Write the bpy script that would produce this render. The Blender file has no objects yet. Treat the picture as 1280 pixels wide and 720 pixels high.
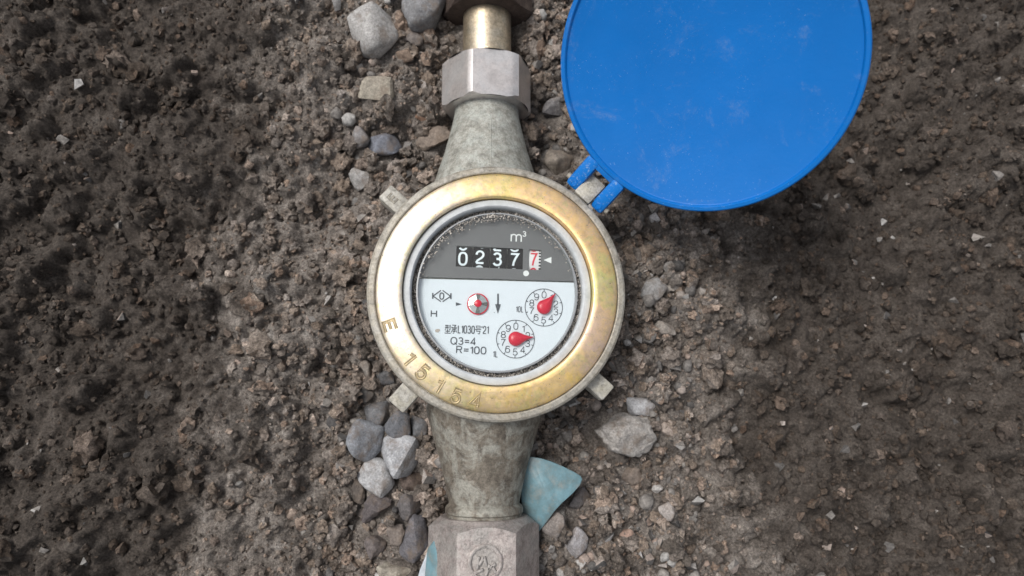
import bpy, bmesh, math, random
import numpy as np
from mathutils import Vector, Matrix, noise

random.seed(7); rng = np.random.default_rng(11)
SC = bpy.context.scene
COL = SC.collection
S = 0.0003            # one working unit (about 0.3 mm) in metres
R_ = math.radians

# ------------------------------------------------------------------ camera
FOC = 900.0
def camera_basis(left=5.0, low=9.5, dist=900.0, ox=-17.0, oy=-2.0):
    d = Vector((-math.tan(R_(left)), -math.tan(R_(low)), 1.0)).normalized()
    fw = -d
    r = fw.cross(Vector((0, 1, 0))).normalized()
    u = r.cross(fw)
    return r, u, fw, d * dist - r * ox - u * oy
CR, CU, CF, CC = camera_basis()
cam_data = bpy.data.cameras.new('camera'); cam = bpy.data.objects.new('camera', cam_data)
COL.objects.link(cam); SC.camera = cam
cam.matrix_world = Matrix.Translation(CC * S) @ Matrix((CR, CU, -CF)).transposed().to_4x4()
cam_data.sensor_width = 36.0; cam_data.lens = 36.0 * FOC / 1280.0
cam_data.clip_start = 0.005; cam_data.clip_end = 50.0
cam_data.dof.use_dof = True; cam_data.dof.focus_distance = 905 * S
cam_data.dof.aperture_fstop = 10.0

def at(px, py, z):
    """point of the place at height z seen at (px, py) of the 1280x720 frame"""
    dr = CR * (px - 640) + CU * (360 - py) + CF * FOC
    return CC + dr * ((z - CC.z) / dr.z)

# ------------------------------------------------------------------ light
SUN_EL, SUN_AZ = 58.0, 150.0       # azimuth counter-clockwise from +X
world = bpy.data.worlds.new('World'); SC.world = world; world.use_nodes = True
wn = world.node_tree; wn.nodes.clear()
sky = wn.nodes.new('ShaderNodeTexSky'); sky.sky_type = 'NISHITA'; sky.sun_disc = False
sky.sun_elevation = R_(SUN_EL); sky.sun_rotation = R_(90.0 - SUN_AZ)
sky.air_density = 1.0; sky.dust_density = 4.0; sky.ozone_density = 1.0
hs = wn.nodes.new('ShaderNodeHueSaturation'); hs.inputs['Saturation'].default_value = 0.25
bg = wn.nodes.new('ShaderNodeBackground'); bg.inputs['Strength'].default_value = 0.10
wo = wn.nodes.new('ShaderNodeOutputWorld')
wn.links.new(sky.outputs[0], hs.inputs['Color']); wn.links.new(hs.outputs[0], bg.inputs['Color'])
wn.links.new(bg.outputs[0], wo.inputs['Surface'])
sun_d = bpy.data.lights.new('sun', 'SUN'); sun = bpy.data.objects.new('sun', sun_d); COL.objects.link(sun)
sun_d.energy = 1.5; sun_d.angle = R_(22); sun_d.color = (1.0, 0.965, 0.92)
sdir = Vector((math.cos(R_(SUN_AZ)) * math.cos(R_(SUN_EL)), math.sin(R_(SUN_AZ)) * math.cos(R_(SUN_EL)), math.sin(R_(SUN_EL))))
sun.rotation_euler = sdir.to_track_quat('Z', 'Y').to_euler(); sun.location = sdir * 1.0
vs = SC.view_settings
vs.view_transform = 'Standard'; vs.look = 'None'; vs.gamma = 1.0; vs.use_curve_mapping = False
vs.exposure = 0.56

# ------------------------------------------------------------------ material helpers
class NT:
    def __init__(self, name):
        self.m = bpy.data.materials.new(name); self.m.use_nodes = True
        self.t = self.m.node_tree; self.t.nodes.clear()
        self.out = self.n('ShaderNodeOutputMaterial')
        self.p = self.n('ShaderNodeBsdfPrincipled'); self.l(self.p.outputs[0], self.out.inputs['Surface'])
        tc = self.n('ShaderNodeTexCoord'); sc = self.n('ShaderNodeVectorMath'); sc.operation = 'SCALE'
        sc.inputs['Scale'].default_value = 1.0 / S
        self.l(tc.outputs['Object'], sc.inputs[0]); self.co = sc.outputs[0]
    def n(self, k): return self.t.nodes.new(k)
    def l(self, a, b): self.t.links.new(a, b)
    def put(self, sock, v):
        if isinstance(v, bpy.types.NodeSocket): self.l(v, sock)
        elif isinstance(v, (tuple, list)) and len(v) == 3 and sock.type == 'RGBA': sock.default_value = (*v, 1)
        else: sock.default_value = v
    def noise(self, size, detail=4, rough=0.55, w=0.0, dist=0.0, vec=None):
        x = self.n('ShaderNodeTexNoise'); x.noise_dimensions = '4D' if w else '3D'
        self.l(vec or self.co, x.inputs['Vector'])
        if w: x.inputs['W'].default_value = w
        x.inputs['Scale'].default_value = 1.0 / size; x.inputs['Detail'].default_value = detail
        x.inputs['Roughness'].default_value = rough; x.inputs['Distortion'].default_value = dist
        return x.outputs['Fac']
    def vor(self, size, feat='F1', rand=1.0):
        x = self.n('ShaderNodeTexVoronoi'); x.feature = feat; self.l(self.co, x.inputs['Vector'])
        x.inputs['Scale'].default_value = 1.0 / size; x.inputs['Randomness'].default_value = rand
        return x
    def ramp(self, f, stops, interp='LINEAR'):
        x = self.n('ShaderNodeValToRGB'); cr = x.color_ramp; cr.interpolation = interp
        while len(cr.elements) < len(stops): cr.elements.new(0.5)
        for e, (p, c) in zip(cr.elements, stops):
            e.position = p; e.color = (*c, 1) if not isinstance(c, (int, float)) else (c, c, c, 1)
        self.l(f, x.inputs[0]); return x.outputs[0]
    def mix(self, f, a, b, mode='MIX'):
        x = self.n('ShaderNodeMix'); x.data_type = 'RGBA'; x.blend_type = mode
        self.put(x.inputs[0], f); self.put(x.inputs[6], a); self.put(x.inputs[7], b); return x.outputs[2]
    def math(self, op, a, b=None):
        x = self.n('ShaderNodeMath'); x.operation = op; self.put(x.inputs[0], a)
        if b is not None: self.put(x.inputs[1], b)
        return x.outputs[0]
    def rng(self, f, a, b, c=0.0, d=1.0):
        x = self.n('ShaderNodeMapRange'); self.l(f, x.inputs[0])
        for i, v in enumerate((a, b, c, d)): x.inputs[1 + i].default_value = v
        return x.outputs[0]
    def xyz(self):
        x = self.n('ShaderNodeSeparateXYZ'); self.l(self.co, x.inputs[0]); return x.outputs
    def bump(self, h, dist, strength=1.0, prev=None):
        x = self.n('ShaderNodeBump'); x.inputs['Distance'].default_value = dist * S; x.inputs['Strength'].default_value = strength
        self.l(h, x.inputs['Height'])
        if prev: self.l(prev, x.inputs['Normal'])
        return x.outputs[0]
    def fin(self, col, rough=0.5, metal=0.0, normal=None, spec=None, coat=None):
        P = self.p.inputs
        self.put(P['Base Color'], col); self.put(P['Roughness'], rough); self.put(P['Metallic'], metal)
        if normal: self.l(normal, P['Normal'])
        if spec is not None: P['Specular IOR Level'].default_value = spec
        if coat: P['Coat Weight'].default_value = coat
        return self.m

M = {}
def plain(name, col, rough=0.5, metal=0.0, grain=0.0, vary=0.06, spec=None):
    t = NT(name)
    c = t.mix(t.ramp(t.noise(14, 6, 0.65), [(0.3, 0.0), (0.7, 1.0)]), tuple(v * (1 - vary) for v in col), tuple(min(1, v * (1 + vary)) for v in col))
    nb = t.bump(t.noise(3, 4), grain) if grain else None
    M[name] = t.fin(c, rough, metal, nb, spec); return M[name]

# soil: brown crumbly earth, with dimming painted in towards both sides
def soil_mat(name, island):
    t = NT(name)
    geo = t.n('ShaderNodeNewGeometry')
    sc = t.n('ShaderNodeVectorMath'); sc.operation = 'SCALE'; sc.inputs['Scale'].default_value = 1 / S
    t.l(geo.outputs['Position'], sc.inputs[0]); t.co = sc.outputs[0]
    a = t.ramp(t.noise(34, 7, 0.7), [(0.30, (0.10, 0.085, 0.075)), (0.45, (0.215, 0.187, 0.164)), (0.60, (0.32, 0.285, 0.255)), (0.74, (0.42, 0.395, 0.365))])
    sp = t.ramp(t.noise(3.2, 5, 0.75, w=3.1), [(0.40, 0.45), (0.56, 1.0), (0.70, 1.55)])
    c = t.mix(1.0, a, sp, 'MULTIPLY')
    if island:
        g = t.ramp(geo.outputs['Random Per Island'], [(0.0, (0.62, 0.60, 0.58)), (0.35, (0.95, 0.93, 0.92)), (0.6, (1.25, 1.12, 1.0)), (0.8, (1.3, 1.3, 1.32)), (0.92, (1.55, 1.28, 1.1)), (1.0, (2.3, 2.2, 2.15))])
        c = t.mix(1.0, c, g, 'MULTIPLY')
    # vignette painted into the soil colour, darker left and right, with a noisy edge
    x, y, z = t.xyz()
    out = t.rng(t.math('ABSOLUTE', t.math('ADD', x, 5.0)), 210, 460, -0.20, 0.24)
    side_dim = t.ramp(t.math('ADD', t.noise(150, 7, 0.68, w=7.7, dist=0.5), out), [(0.50, 0.0), (0.62, 1.0)])
    c = t.mix(side_dim, c, t.mix(1.0, c, (0.38, 0.36, 0.345), 'MULTIPLY'))
    h = t.bump(t.noise(9, 6, 0.7), 5.0, 0.8)
    h = t.bump(t.noise(2.4, 4, 0.8, w=1.2), 2.6, 1.0, h)
    M[name] = t.fin(c, t.rng(side_dim, 0, 1, 0.95, 0.8), 0.0, h, 0.25)
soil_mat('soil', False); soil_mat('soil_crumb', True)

# rocks take their tint from the object colour
t = NT('rock'); oi = t.n('ShaderNodeObjectInfo')
g = t.ramp(t.noise(13, 7, 0.7), [(0.28, 0.55), (0.5, 0.95), (0.7, 1.30)])
c = t.mix(1.0, oi.outputs['Color'], g, 'MULTIPLY')
fl = t.ramp(t.noise(2.6, 4, 0.7, w=2.0), [(0.30, 0.55), (0.52, 1.0), (0.68, 1.45)])
c = t.mix(0.8, c, t.mix(1.0, c, fl, 'MULTIPLY'))
c = t.mix(t.ramp(t.noise(22, 6, 0.7, w=5.0), [(0.50, 0.0), (0.66, 0.7)]), c, (0.17, 0.13, 0.10))
h = t.bump(t.noise(10, 7, 0.7), 3.0, 0.8); h = t.bump(t.noise(2.5, 4, 0.7, w=9.0), 1.2, 0.8, h)
M['rock'] = t.fin(c, 0.9, 0, h, 0.3)
t = NT('gravel'); geo = t.n('ShaderNodeNewGeometry')
c = t.ramp(geo.outputs['Random Per Island'], [(0, (0.07, 0.067, 0.066)), (0.3, (0.17, 0.158, 0.148)), (0.6, (0.27, 0.25, 0.23)), (0.8, (0.31, 0.235, 0.195)), (0.92, (0.33, 0.32, 0.305)), (1, (0.42, 0.405, 0.39))])
c = t.mix(1.0, c, t.ramp(t.noise(5, 5, 0.7), [(0.3, 0.5), (0.65, 1.3)]), 'MULTIPLY')
M['gravel'] = t.fin(c, 0.9, 0, t.bump(t.noise(3, 4, 0.7), 1.2), 0.3)

# brass bezel: worn plating from pale cream to orange gold, with stains
t = NT('bezel_brass'); x, y, z = t.xyz()
ang = t.math('MULTIPLY', t.math('ARCTAN2', y, x), 1 / (2 * math.pi))
ang = t.math('ADD', ang, 0.5)
ang = t.math('ADD', ang, t.math('MULTIPLY', t.math('SUBTRACT', t.noise(34, 5, 0.6), 0.5), 0.20))
c = t.ramp(ang, [(0.0, (0.78, 0.73, 0.62)), (0.11, (0.70, 0.62, 0.46)), (0.19, (0.50, 0.42, 0.21)), (0.27, (0.64, 0.47, 0.20)),
                 (0.35, (0.84, 0.60, 0.22)), (0.42, (0.72, 0.54, 0.40)), (0.47, (0.82, 0.58, 0.32)), (0.52, (0.68, 0.64, 0.26)),
                 (0.56, (0.86, 0.58, 0.27)), (0.68, (0.88, 0.60, 0.29)), (0.75, (0.74, 0.58, 0.22)), (0.82, (0.78, 0.64, 0.44)), (0.88, (0.82, 0.77, 0.66)), (1.0, (0.78, 0.73, 0.62))])
pat = t.ramp(t.noise(26, 6, 0.65, w=4.4, dist=1.0), [(0.42, 0.0), (0.50, 1.0), (0.58, 0.0)])
c = t.mix(t.math('MULTIPLY', pat, 0.30), c, (0.62, 0.46, 0.44))
pat2 = t.ramp(t.noise(30, 6, 0.7, w=14.4, dist=1.5), [(0.54, 0.0), (0.60, 1.0), (0.70, 0.0)])
c = t.mix(t.math('MULTIPLY', pat2, 0.45), c, (0.62, 0.60, 0.26))
c = t.mix(1.0, c, t.ramp(t.noise(9, 7, 0.75, w=21.0), [(0.30, 0.72), (0.5, 1.0), (0.7, 1.12)]), 'MULTIPLY')
spk = t.ramp(t.noise(2.2, 3, 0.8, w=8.2), [(0.66, 0.0), (0.72, 1.0)])
c = t.mix(t.math('MULTIPLY', spk, 0.55), c, (0.30, 0.22, 0.12))
rad2 = t.math('SQRT', t.math('ADD', t.math('MULTIPLY', x, x), t.math('MULTIPLY', y, y)))
cb = t.n('ShaderNodeCombineXYZ'); t.l(t.math('MULTIPLY', t.math('ARCTAN2', y, x), 9.0), cb.inputs[0]); t.l(rad2, cb.inputs[1])
scr = t.noise(1.6, 3, 0.7, vec=cb.outputs[0])
blot = t.noise(11, 6, 0.75, w=31.0, dist=0.8)
c = t.mix(t.ramp(blot, [(0.52, 0.0), (0.60, 0.45)]), c, (0.84, 0.62, 0.30))
c = t.mix(t.ramp(t.noise(15, 7, 0.8, w=37.0), [(0.60, 0.0), (0.66, 0.45)]), c, (0.46, 0.40, 0.22))
rgh = t.math('ADD', t.rng(t.noise(18, 6, 0.7, w=6.0), 0.3, 0.7, 0.38, 0.56), t.rng(scr, 0.3, 0.7, -0.06, 0.08))
h = t.bump(t.noise(8, 5, 0.6), 0.8, 0.35); h = t.bump(spk, 0.5, 0.4, h); h = t.bump(scr, 0.35, 0.35, h)
M['bezel_brass'] = t.fin(c, rgh, t.math('SUBTRACT', 0.80, t.math('MULTIPLY', spk, 0.5)), h)

def cast_mat(name, dark, mid, light, stain, size=22, rough=0.6, metal=0.35, sspec=0.4, grain=1.0, stain_amt=0.7, fine=1.0):
    t = NT(name)
    c = t.ramp(t.noise(size, 8, 0.7), [(0.32, dark), (0.5, mid), (0.68, light)])
    c = t.mix(t.math('MULTIPLY', t.ramp(t.noise(size * 1.5, 7, 0.68, w=2.7, dist=0.6), [(0.46, 0.0), (0.58, 1.0)]), stain_amt), c, stain)
    c = t.mix(1.0, c, t.ramp(t.noise(3.4, 6, 0.8, w=11.3), [(0.32, 1 - 0.45 * fine), (0.5, 1.0), (0.68, 1 + 0.32 * fine)]), 'MULTIPLY')
    s = t.ramp(t.noise(1.7, 3, 0.8, w=5.2), [(0.60, 0.0), (0.70, 1.0)])
    c = t.mix(t.math('MULTIPLY', s, 0.5), c, dark)
    h = t.bump(t.noise(2.2, 5, 0.7), 0.9 * grain, 0.7); h = t.bump(t.noise(14, 6, 0.7), 2.5 * grain, 0.35, h)
    M[name] = t.fin(c, rough, metal, h, sspec)
cast_mat('collar_metal', (0.16, 0.145, 0.12), (0.33, 0.31, 0.27), (0.43, 0.41, 0.37), (0.38, 0.34, 0.27), 16, 0.6, 0.35, 0.4, 0.7, 0.5)
cast_mat('casting', (0.15, 0.145, 0.125), (0.31, 0.305, 0.27), (0.46, 0.46, 0.425), (0.40, 0.42, 0.39), 15, 0.6, 0.25, 0.4, 1.6, 0.6)
cast_mat('casting_brown', (0.075, 0.062, 0.05), (0.165, 0.143, 0.115), (0.25, 0.222, 0.182), (0.335, 0.33, 0.29), 16, 0.58, 0.3, 0.4, 1.6, 0.8)
cast_mat('plated_nut', (0.52, 0.48, 0.465), (0.72, 0.67, 0.645), (0.80, 0.75, 0.73), (0.66, 0.66, 0.66), 30, 0.36, 0.8, 0.4, 0.25, 0.5, 0.35)
cast_mat('rough_nut', (0.21, 0.18, 0.168), (0.38, 0.335, 0.315), (0.48, 0.43, 0.405), (0.34, 0.33, 0.31), 20, 0.55, 0.5, 0.4, 1.2, 0.6)
cast_mat('dark_nut', (0.03, 0.022, 0.018), (0.07, 0.05, 0.042), (0.12, 0.09, 0.075), (0.09, 0.07, 0.06), 30, 0.7, 0.2, 0.3, 1.0, 0.5)
cast_mat('lug_metal', (0.20, 0.19, 0.165), (0.38, 0.365, 0.33), (0.47, 0.455, 0.42), (0.42, 0.39, 0.31), 14, 0.66, 0.25, 0.4, 0.8, 0.5)
cast_mat('tube_brass', (0.34, 0.28, 0.20), (0.52, 0.43, 0.31), (0.62, 0.53, 0.39), (0.42, 0.39, 0.33), 18, 0.38, 0.8, 0.5, 0.5, 0.5)

plain('ring_plastic', (0.46, 0.48, 0.49), 0.55, 0, 0.6, 0.16)
plain('gap_dark', (0.07, 0.07, 0.07), 0.8, 0, 1.5, 0.4)
plain('glass_edge', (0.26, 0.27, 0.28), 0.4)
plain('face_white', (0.66, 0.70, 0.75), 0.6, 0, 0, 0.02)
plain('panel_grey', (0.125, 0.123, 0.126), 0.6, 0, 0, 0.05)
plain('window_black', (0.03, 0.028, 0.028), 0.6)
plain('drum_black', (0.016, 0.014, 0.014), 0.7, spec=0.2)
plain('drum_pale', (0.72, 0.70, 0.70), 0.5)
plain('digit_white', (0.74, 0.80, 0.84), 0.5)
plain('digit_red', (0.62, 0.035, 0.06), 0.5)
plain('print_dark', (0.05, 0.056, 0.07), 0.6)
plain('print_white', (0.74, 0.74, 0.74), 0.6)
plain('pointer_red', (0.56, 0.004, 0.03), 0.3)
plain('star_silver', (0.92, 0.92, 0.88), 0.16, 1.0)
plain('star_grey', (0.30, 0.29, 0.27), 0.25, 0.8)
plain('stamp_groove', (0.40, 0.32, 0.19), 0.55, 0.6, vary=0.35)  # darker brass tone for the groove faces of stamped characters
plain('stain_brown', (0.42, 0.36, 0.32), 0.8)
# blue plastic with dust and scuffs
t = NT('blue_plastic')
c = t.ramp(t.noise(120, 4, 0.5), [(0.3, (0.001, 0.115, 0.40)), (0.7, (0.0015, 0.135, 0.46))])
d1 = t.math('MULTIPLY', t.ramp(t.noise(3.0, 5, 0.75, w=4.0), [(0.60, 0.0), (0.70, 1.0)]), t.ramp(t.noise(70, 5, 0.6, w=9.1), [(0.47, 0.0), (0.62, 1.0)]))
c = t.mix(t.math('MULTIPLY', d1, 0.55), c, (0.32, 0.45, 0.60))
sc1 = t.math('MULTIPLY', t.ramp(t.noise(1.6, 3, 0.7, w=2.2), [(0.70, 0.0), (0.75, 1.0)]), t.ramp(t.noise(55, 3, 0.6, w=12.0), [(0.44, 0.0), (0.56, 1.0)]))
c = t.mix(sc1, c, (0.55, 0.60, 0.65))
sm = t.math('MULTIPLY', t.ramp(t.noise(60, 7, 0.72, w=41.0, dist=1.2), [(0.55, 0.0), (0.75, 1.0)]), t.ramp(t.noise(6, 5, 0.8, w=44.0), [(0.40, 0.0), (0.65, 1.0)]))
c = t.mix(t.math('MULTIPLY', sm, 0.28), c, (0.36, 0.38, 0.38))
M['blue_plastic'] = t.fin(c, t.rng(t.noise(20, 5), 0.3, 0.7, 0.36, 0.5), 0, t.bump(t.noise(5, 4), 0.5, 0.3), 0.2)
t = NT('blue_lug_plastic')
c = t.mix(t.ramp(t.noise(4, 6, 0.8, w=3.0), [(0.54, 0.0), (0.66, 0.7)]), (0.002, 0.14, 0.48), (0.36, 0.44, 0.52))
M['blue_lug_plastic'] = t.fin(c, 0.5, 0, t.bump(t.noise(3, 4), 0.6, 0.4), 0.2)
# dusty teal pieces
t = NT('teal_shard')
c = t.ramp(t.noise(24, 7, 0.7), [(0.34, (0.12, 0.165, 0.17)), (0.5, (0.125, 0.215, 0.245)), (0.66, (0.16, 0.285, 0.33))])
c = t.mix(t.ramp(t.noise(14, 7, 0.7, w=3.3), [(0.5, 0.0), (0.68, 0.6)]), c, (0.27, 0.26, 0.23))
M['teal_shard'] = t.fin(c, 0.36, 0, t.bump(t.noise(6, 5), 1.0, 0.4), 0.4)
t = NT('pale_shard')
c = t.ramp(t.noise(18, 6, 0.7), [(0.35, (0.34, 0.38, 0.42)), (0.6, (0.50, 0.54, 0.58))])
M['pale_shard'] = t.fin(c, 0.5, 0, t.bump(t.noise(6, 5), 0.8, 0.4), 0.4)
# flat clear window glass: see-through with a mirror-like Fresnel gloss
t = NT('clear_glass'); t.t.nodes.remove(t.p)
tr = t.n('ShaderNodeBsdfTransparent'); tr.inputs[0].default_value = (0.97, 0.985, 0.98, 1)
gl = t.n('ShaderNodeBsdfGlossy'); gl.inputs['Roughness'].default_value = 0.06
lw = t.n('ShaderNodeLayerWeight'); lw.inputs['Blend'].default_value = 0.5
fr = t.math('ADD', t.math('MULTIPLY', t.math('POWER', lw.outputs['Facing'], 5.0), 0.96), 0.035)
mx = t.n('ShaderNodeMixShader'); t.l(fr, mx.inputs[0]); t.l(tr.outputs[0], mx.inputs[1]); t.l(gl.outputs[0], mx.inputs[2])
t.l(mx.outputs[0], t.out.inputs['Surface']); M['clear_glass'] = t.m

# ------------------------------------------------------------------ mesh helpers (working units, scaled by S on the way in)
ROOTLOC = {}
def link(name, me, mats, parent=None, sharp=35, origin=None):
    o = bpy.data.objects.new(name, me); COL.objects.link(o)
    for m in (mats if isinstance(mats, (list, tuple)) else [mats]): me.materials.append(M[m])
    if sharp is not None:
        me.shade_smooth()
        if sharp < 180: me.set_sharp_from_angle(angle=R_(sharp))
    if origin is not None: o.location = Vector(origin) * S
    if parent is not None:
        o.parent = parent
        if parent.type == 'EMPTY': o.matrix_parent_inverse = Matrix.Translation(-parent.location)
    return o
def pyd(verts, faces):
    me = bpy.data.meshes.new('m'); me.from_pydata([(v[0] * S, v[1] * S, v[2] * S) for v in verts], [], faces); me.update(); return me
def bm_mesh(bm, mat=None):
    if mat is not None: bmesh.ops.transform(bm, matrix=mat, verts=bm.verts)
    bmesh.ops.recalc_face_normals(bm, faces=bm.faces)
    bmesh.ops.scale(bm, vec=(S, S, S), verts=bm.verts)
    me = bpy.data.meshes.new('m'); bm.to_mesh(me); bm.free(); return me
def tag(o, label, cat=None, group=None, kind=None):
    if label: o['label'] = label
    if cat: o['category'] = cat
    if group: o['group'] = group
    if kind: o['kind'] = kind
    return o
def empty(name, loc):
    o = bpy.data.objects.new(name, None); COL.objects.link(o); o.location = Vector(loc) * S; o.empty_display_size = 0.01; return o

def lathe(profile, n=128, frame=None, closed=True):
    """profile: (radius, height); closed joins last to first"""
    vs_, fs = [], []
    k = len(profile)
    for i in range(n):
        a = 2 * math.pi * i / n
        for r, z in profile: vs_.append(Vector((r * math.cos(a), r * math.sin(a), z)))
    for i in range(n):
        j = (i + 1) % n
        for q in range(k if closed else k - 1):
            p = (q + 1) % k
            fs.append((i * k + q, j * k + q, j * k + p, i * k + p))
    if frame is not None: vs_ = [frame @ v for v in vs_]
    bm = bmesh.new(); bv = [bm.verts.new(v) for v in vs_]
    for f in fs: bm.faces.new([bv[q] for q in f])
    bmesh.ops.remove_doubles(bm, verts=bm.verts, dist=1e-4)
    return bm
def box_bm(sx, sy, sz, frame, bev=1.5, taper=None):
    bm = bmesh.new(); bmesh.ops.create_cube(bm, size=1.0)
    for v in bm.verts:
        v.co = Vector((v.co.x * sx, v.co.y * sy, v.co.z * sz))
        if taper and v.co.z > 0: v.co.x *= taper; v.co.y *= taper
    if bev: bmesh.ops.bevel(bm, geom=bm.edges[:], offset=bev, segments=2, affect='EDGES', profile=0.5)
    bmesh.ops.transform(bm, matrix=frame, verts=bm.verts); return bm
def hex_nut(rho, bore, length, cham_r, delta, frame, n=72, tn=0.577):
    """axis +Z of frame, z=0..length, corners at delta from local +X"""
    rows = []
    bm = bmesh.new()
    for i in range(n):
        a = 2 * math.pi * i / n
        loc = (math.degrees(a) - delta) % 60 - 30
        r = rho * math.cos(R_(30)) / math.cos(R_(loc))
        r = min(r, rho * 0.985)
        dz = max(0, (r - cham_r)) * tn
        prof = [(bore, 0), (cham_r, 0), (r, dz), (r, length - dz), (cham_r, length), (bore, length)]
        rows.append([bm.verts.new((q * math.cos(a), q * math.sin(a), z)) for q, z in prof])
    k = 6
    for i in range(n):
        A, B = rows[i], rows[(i + 1) % n]
        for q in range(k):
            p = (q + 1) % k; bm.faces.new((A[q], B[q], B[p], A[p]))
    bmesh.ops.transform(bm, matrix=frame, verts=bm.verts); return bm
def prism_bm(poly, z0, z1, frame=None, bev=0.0):
    bm = bmesh.new(); f = bm.faces.new([bm.verts.new((p[0], p[1], z0)) for p in poly])
    r = bmesh.ops.extrude_face_region(bm, geom=[f])
    for v in r['geom']:
        if isinstance(v, bmesh.types.BMVert): v.co.z = z1
    if bev: bmesh.ops.bevel(bm, geom=bm.edges[:], offset=bev, segments=2, affect='EDGES', profile=0.5)
    if frame is not None: bmesh.ops.transform(bm, matrix=frame, verts=bm.verts)
    return bm
def frame_from(origin, xaxis, yaxis, zaxis):
    m = Matrix((xaxis, yaxis, zaxis)).transposed().to_4x4(); m.translation = origin; return m
def arc_(cx, cy, rx, ry, a0, a1, n=12):
    return [(cx + rx * math.cos(R_(a0 + (a1 - a0) * i / n)), cy + ry * math.sin(R_(a0 + (a1 - a0) * i / n))) for i in range(n + 1)]
def sup_(cx, cy, rx, ry, p=2.6, n=28):
    o = []
    for i in range(n + 1):
        a = 2 * math.pi * i / n; c_, s_ = math.cos(a), math.sin(a)
        o.append((cx + rx * math.copysign(abs(c_) ** (2 / p), c_), cy + ry * math.copysign(abs(s_) ** (2 / p), s_)))
    return o
# stroke glyphs: width, centre lines in a box of height 1
GLYPH = {
 '0': (.56, [sup_(.28, .5, .28, .5)]),
 '1': (.24, [[(.24, 0), (.24, 1)], [(.24, .98), (.17, .85), (0, .79)]]),
 '2': (.56, [[(.02, .68)] + arc_(.28, .71, .26, .29, 165, -35, 12) + [(.40, .43), (.10, .20), (.0, .0)], [(.0, .0), (.57, .0)]]),
 '3': (.56, [arc_(.27, .745, .245, .255, 160, -75, 12) + [(.22, .515)], [(.22, .515)] + arc_(.28, .265, .28, .265, 80, -160, 14)]),
 '4': (.60, [[(.44, 0), (.44, 1), (.0, .27), (.60, .27)]]),
 '5': (.56, [[(.52, 1), (.11, 1), (.04, .48)] + arc_(.27, .32, .29, .32, 130, -158, 14)]),
 '6': (.56, [sup_(.28, .31, .28, .31, 2.2), [(.0, .34), (.02, .6)] + arc_(.30, .68, .26, .32, 165, 25, 8)]),
 '7': (.56, [[(0, 1), (.56, 1), (.36, .62), (.24, .3), (.19, 0)]]),
 '8': (.56, [sup_(.28, .76, .245, .24, 2.1), sup_(.28, .265, .28, .265, 2.1)]),
 '9': (.56, [sup_(.28, .69, .28, .31, 2.2), [(.56, .66), (.54, .4)] + arc_(.26, .32, .26, .32, -15, -155, 8)]),
 'm': (.86, [[(0, 0), (0, 1)], [(0, .6)] + arc_(.22, .72, .21, .28, 165, 20, 8) + [(.43, .65), (.43, 0)], [(.43, .62)] + arc_(.65, .72, .21, .28, 165, 20, 8) + [(.86, .65), (.86, 0)]]),
 'H': (.62, [[(0, 0), (0, 1)], [(.62, 0), (.62, 1)], [(0, .52), (.62, .52)]]),
 'L': (.46, [[(0, 1), (0, 0), (.46, 0)]]),
 'E': (.54, [[(.54, 1), (0, 1), (0, 0), (.54, 0)], [(0, .52), (.48, .52)]]),
 'Q': (.76, [sup_(.38, .5, .38, .5, 2.15), [(.48, .24), (.78, -.03)]]),
 'R': (.62, [[(0, 0), (0, 1), (.36, 1)] + arc_(.36, .755, .23, .245, 80, -80, 8) + [(.36, .51), (0, .51)], [(.34, .51), (.60, 0)]]),
 '=': (.56, [[(0, .34), (.56, .34)], [(0, .62), (.56, .62)]]),
 "'": (.03, [[(.03, 1), (.01, .76)]]),
}
def ribbon(bm, pts, prof, z0=0.0):
    """sweep a flat profile [(offset, height)] along a polyline with mitred joins"""
    P_ = [Vector((p[0], p[1], 0)) for p in pts]
    closed = (P_[0] - P_[-1]).length < 1e-5
    if closed: P_ = P_[:-1]
    n = len(P_); rows = []
    for i, p in enumerate(P_):
        a = P_[i - 1] if (i > 0 or closed) else None; b = P_[(i + 1) % n] if (i < n - 1 or closed) else None
        t0 = (p - a).normalized() if a is not None else (b - p).normalized(); t1 = (b - p).normalized() if b is not None else t0
        n0 = Vector((-t0.y, t0.x, 0)); n1 = Vector((-t1.y, t1.x, 0)); m_ = (n0 + n1)
        m_ = n0 if m_.length < 1e-4 else m_.normalized(); m_ = m_ / max(0.45, m_.dot(n0))
        rows.append([bm.verts.new(p + m_ * o + Vector((0, 0, z0 + h))) for o, h in prof])
    for i in range(n if closed else n - 1):
        A_, B_ = rows[i], rows[(i + 1) % n]
        for q in range(len(prof) - 1):
            f_ = bm.faces.new((A_[q], A_[q + 1], B_[q + 1], B_[q]))
            if len(prof) == 6 and q in (1, 2, 3): f_.material_index = 1
def text_bm(body, w, h, sw=1.0, stamp=0.0, gap=0.24):
    """stroke lettering centred on the origin, fitted to w x h, stroke width sw; stamp > 0 gives the burred groove of a struck character"""
    lines, x = [], 0.0
    for ch in body:
        gw, gl = GLYPH[ch]; lines += [[(px + x, py) for px, py in l] for l in gl]; x += gw + gap
    tw = max(0.01, max(p[0] for l in lines for p in l)); bm = bmesh.new()
    kx, ky = (w - sw) / max(tw, 0.05), h - sw
    prof = [(-sw / 2, 0), (sw / 2, 0)] if not stamp else [(-sw * .75, -0.1), (-sw * .45, stamp), (-sw * .12, 0.06), (sw * .12, 0.06), (sw * .45, stamp), (sw * .75, -0.1)]
    for k, l in enumerate(lines):
        ribbon(bm, [((px - tw / 2) * kx, (py - 0.5) * ky) for px, py in l], prof, 0.03 * k if not stamp else 0.0)
    return bm
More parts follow.
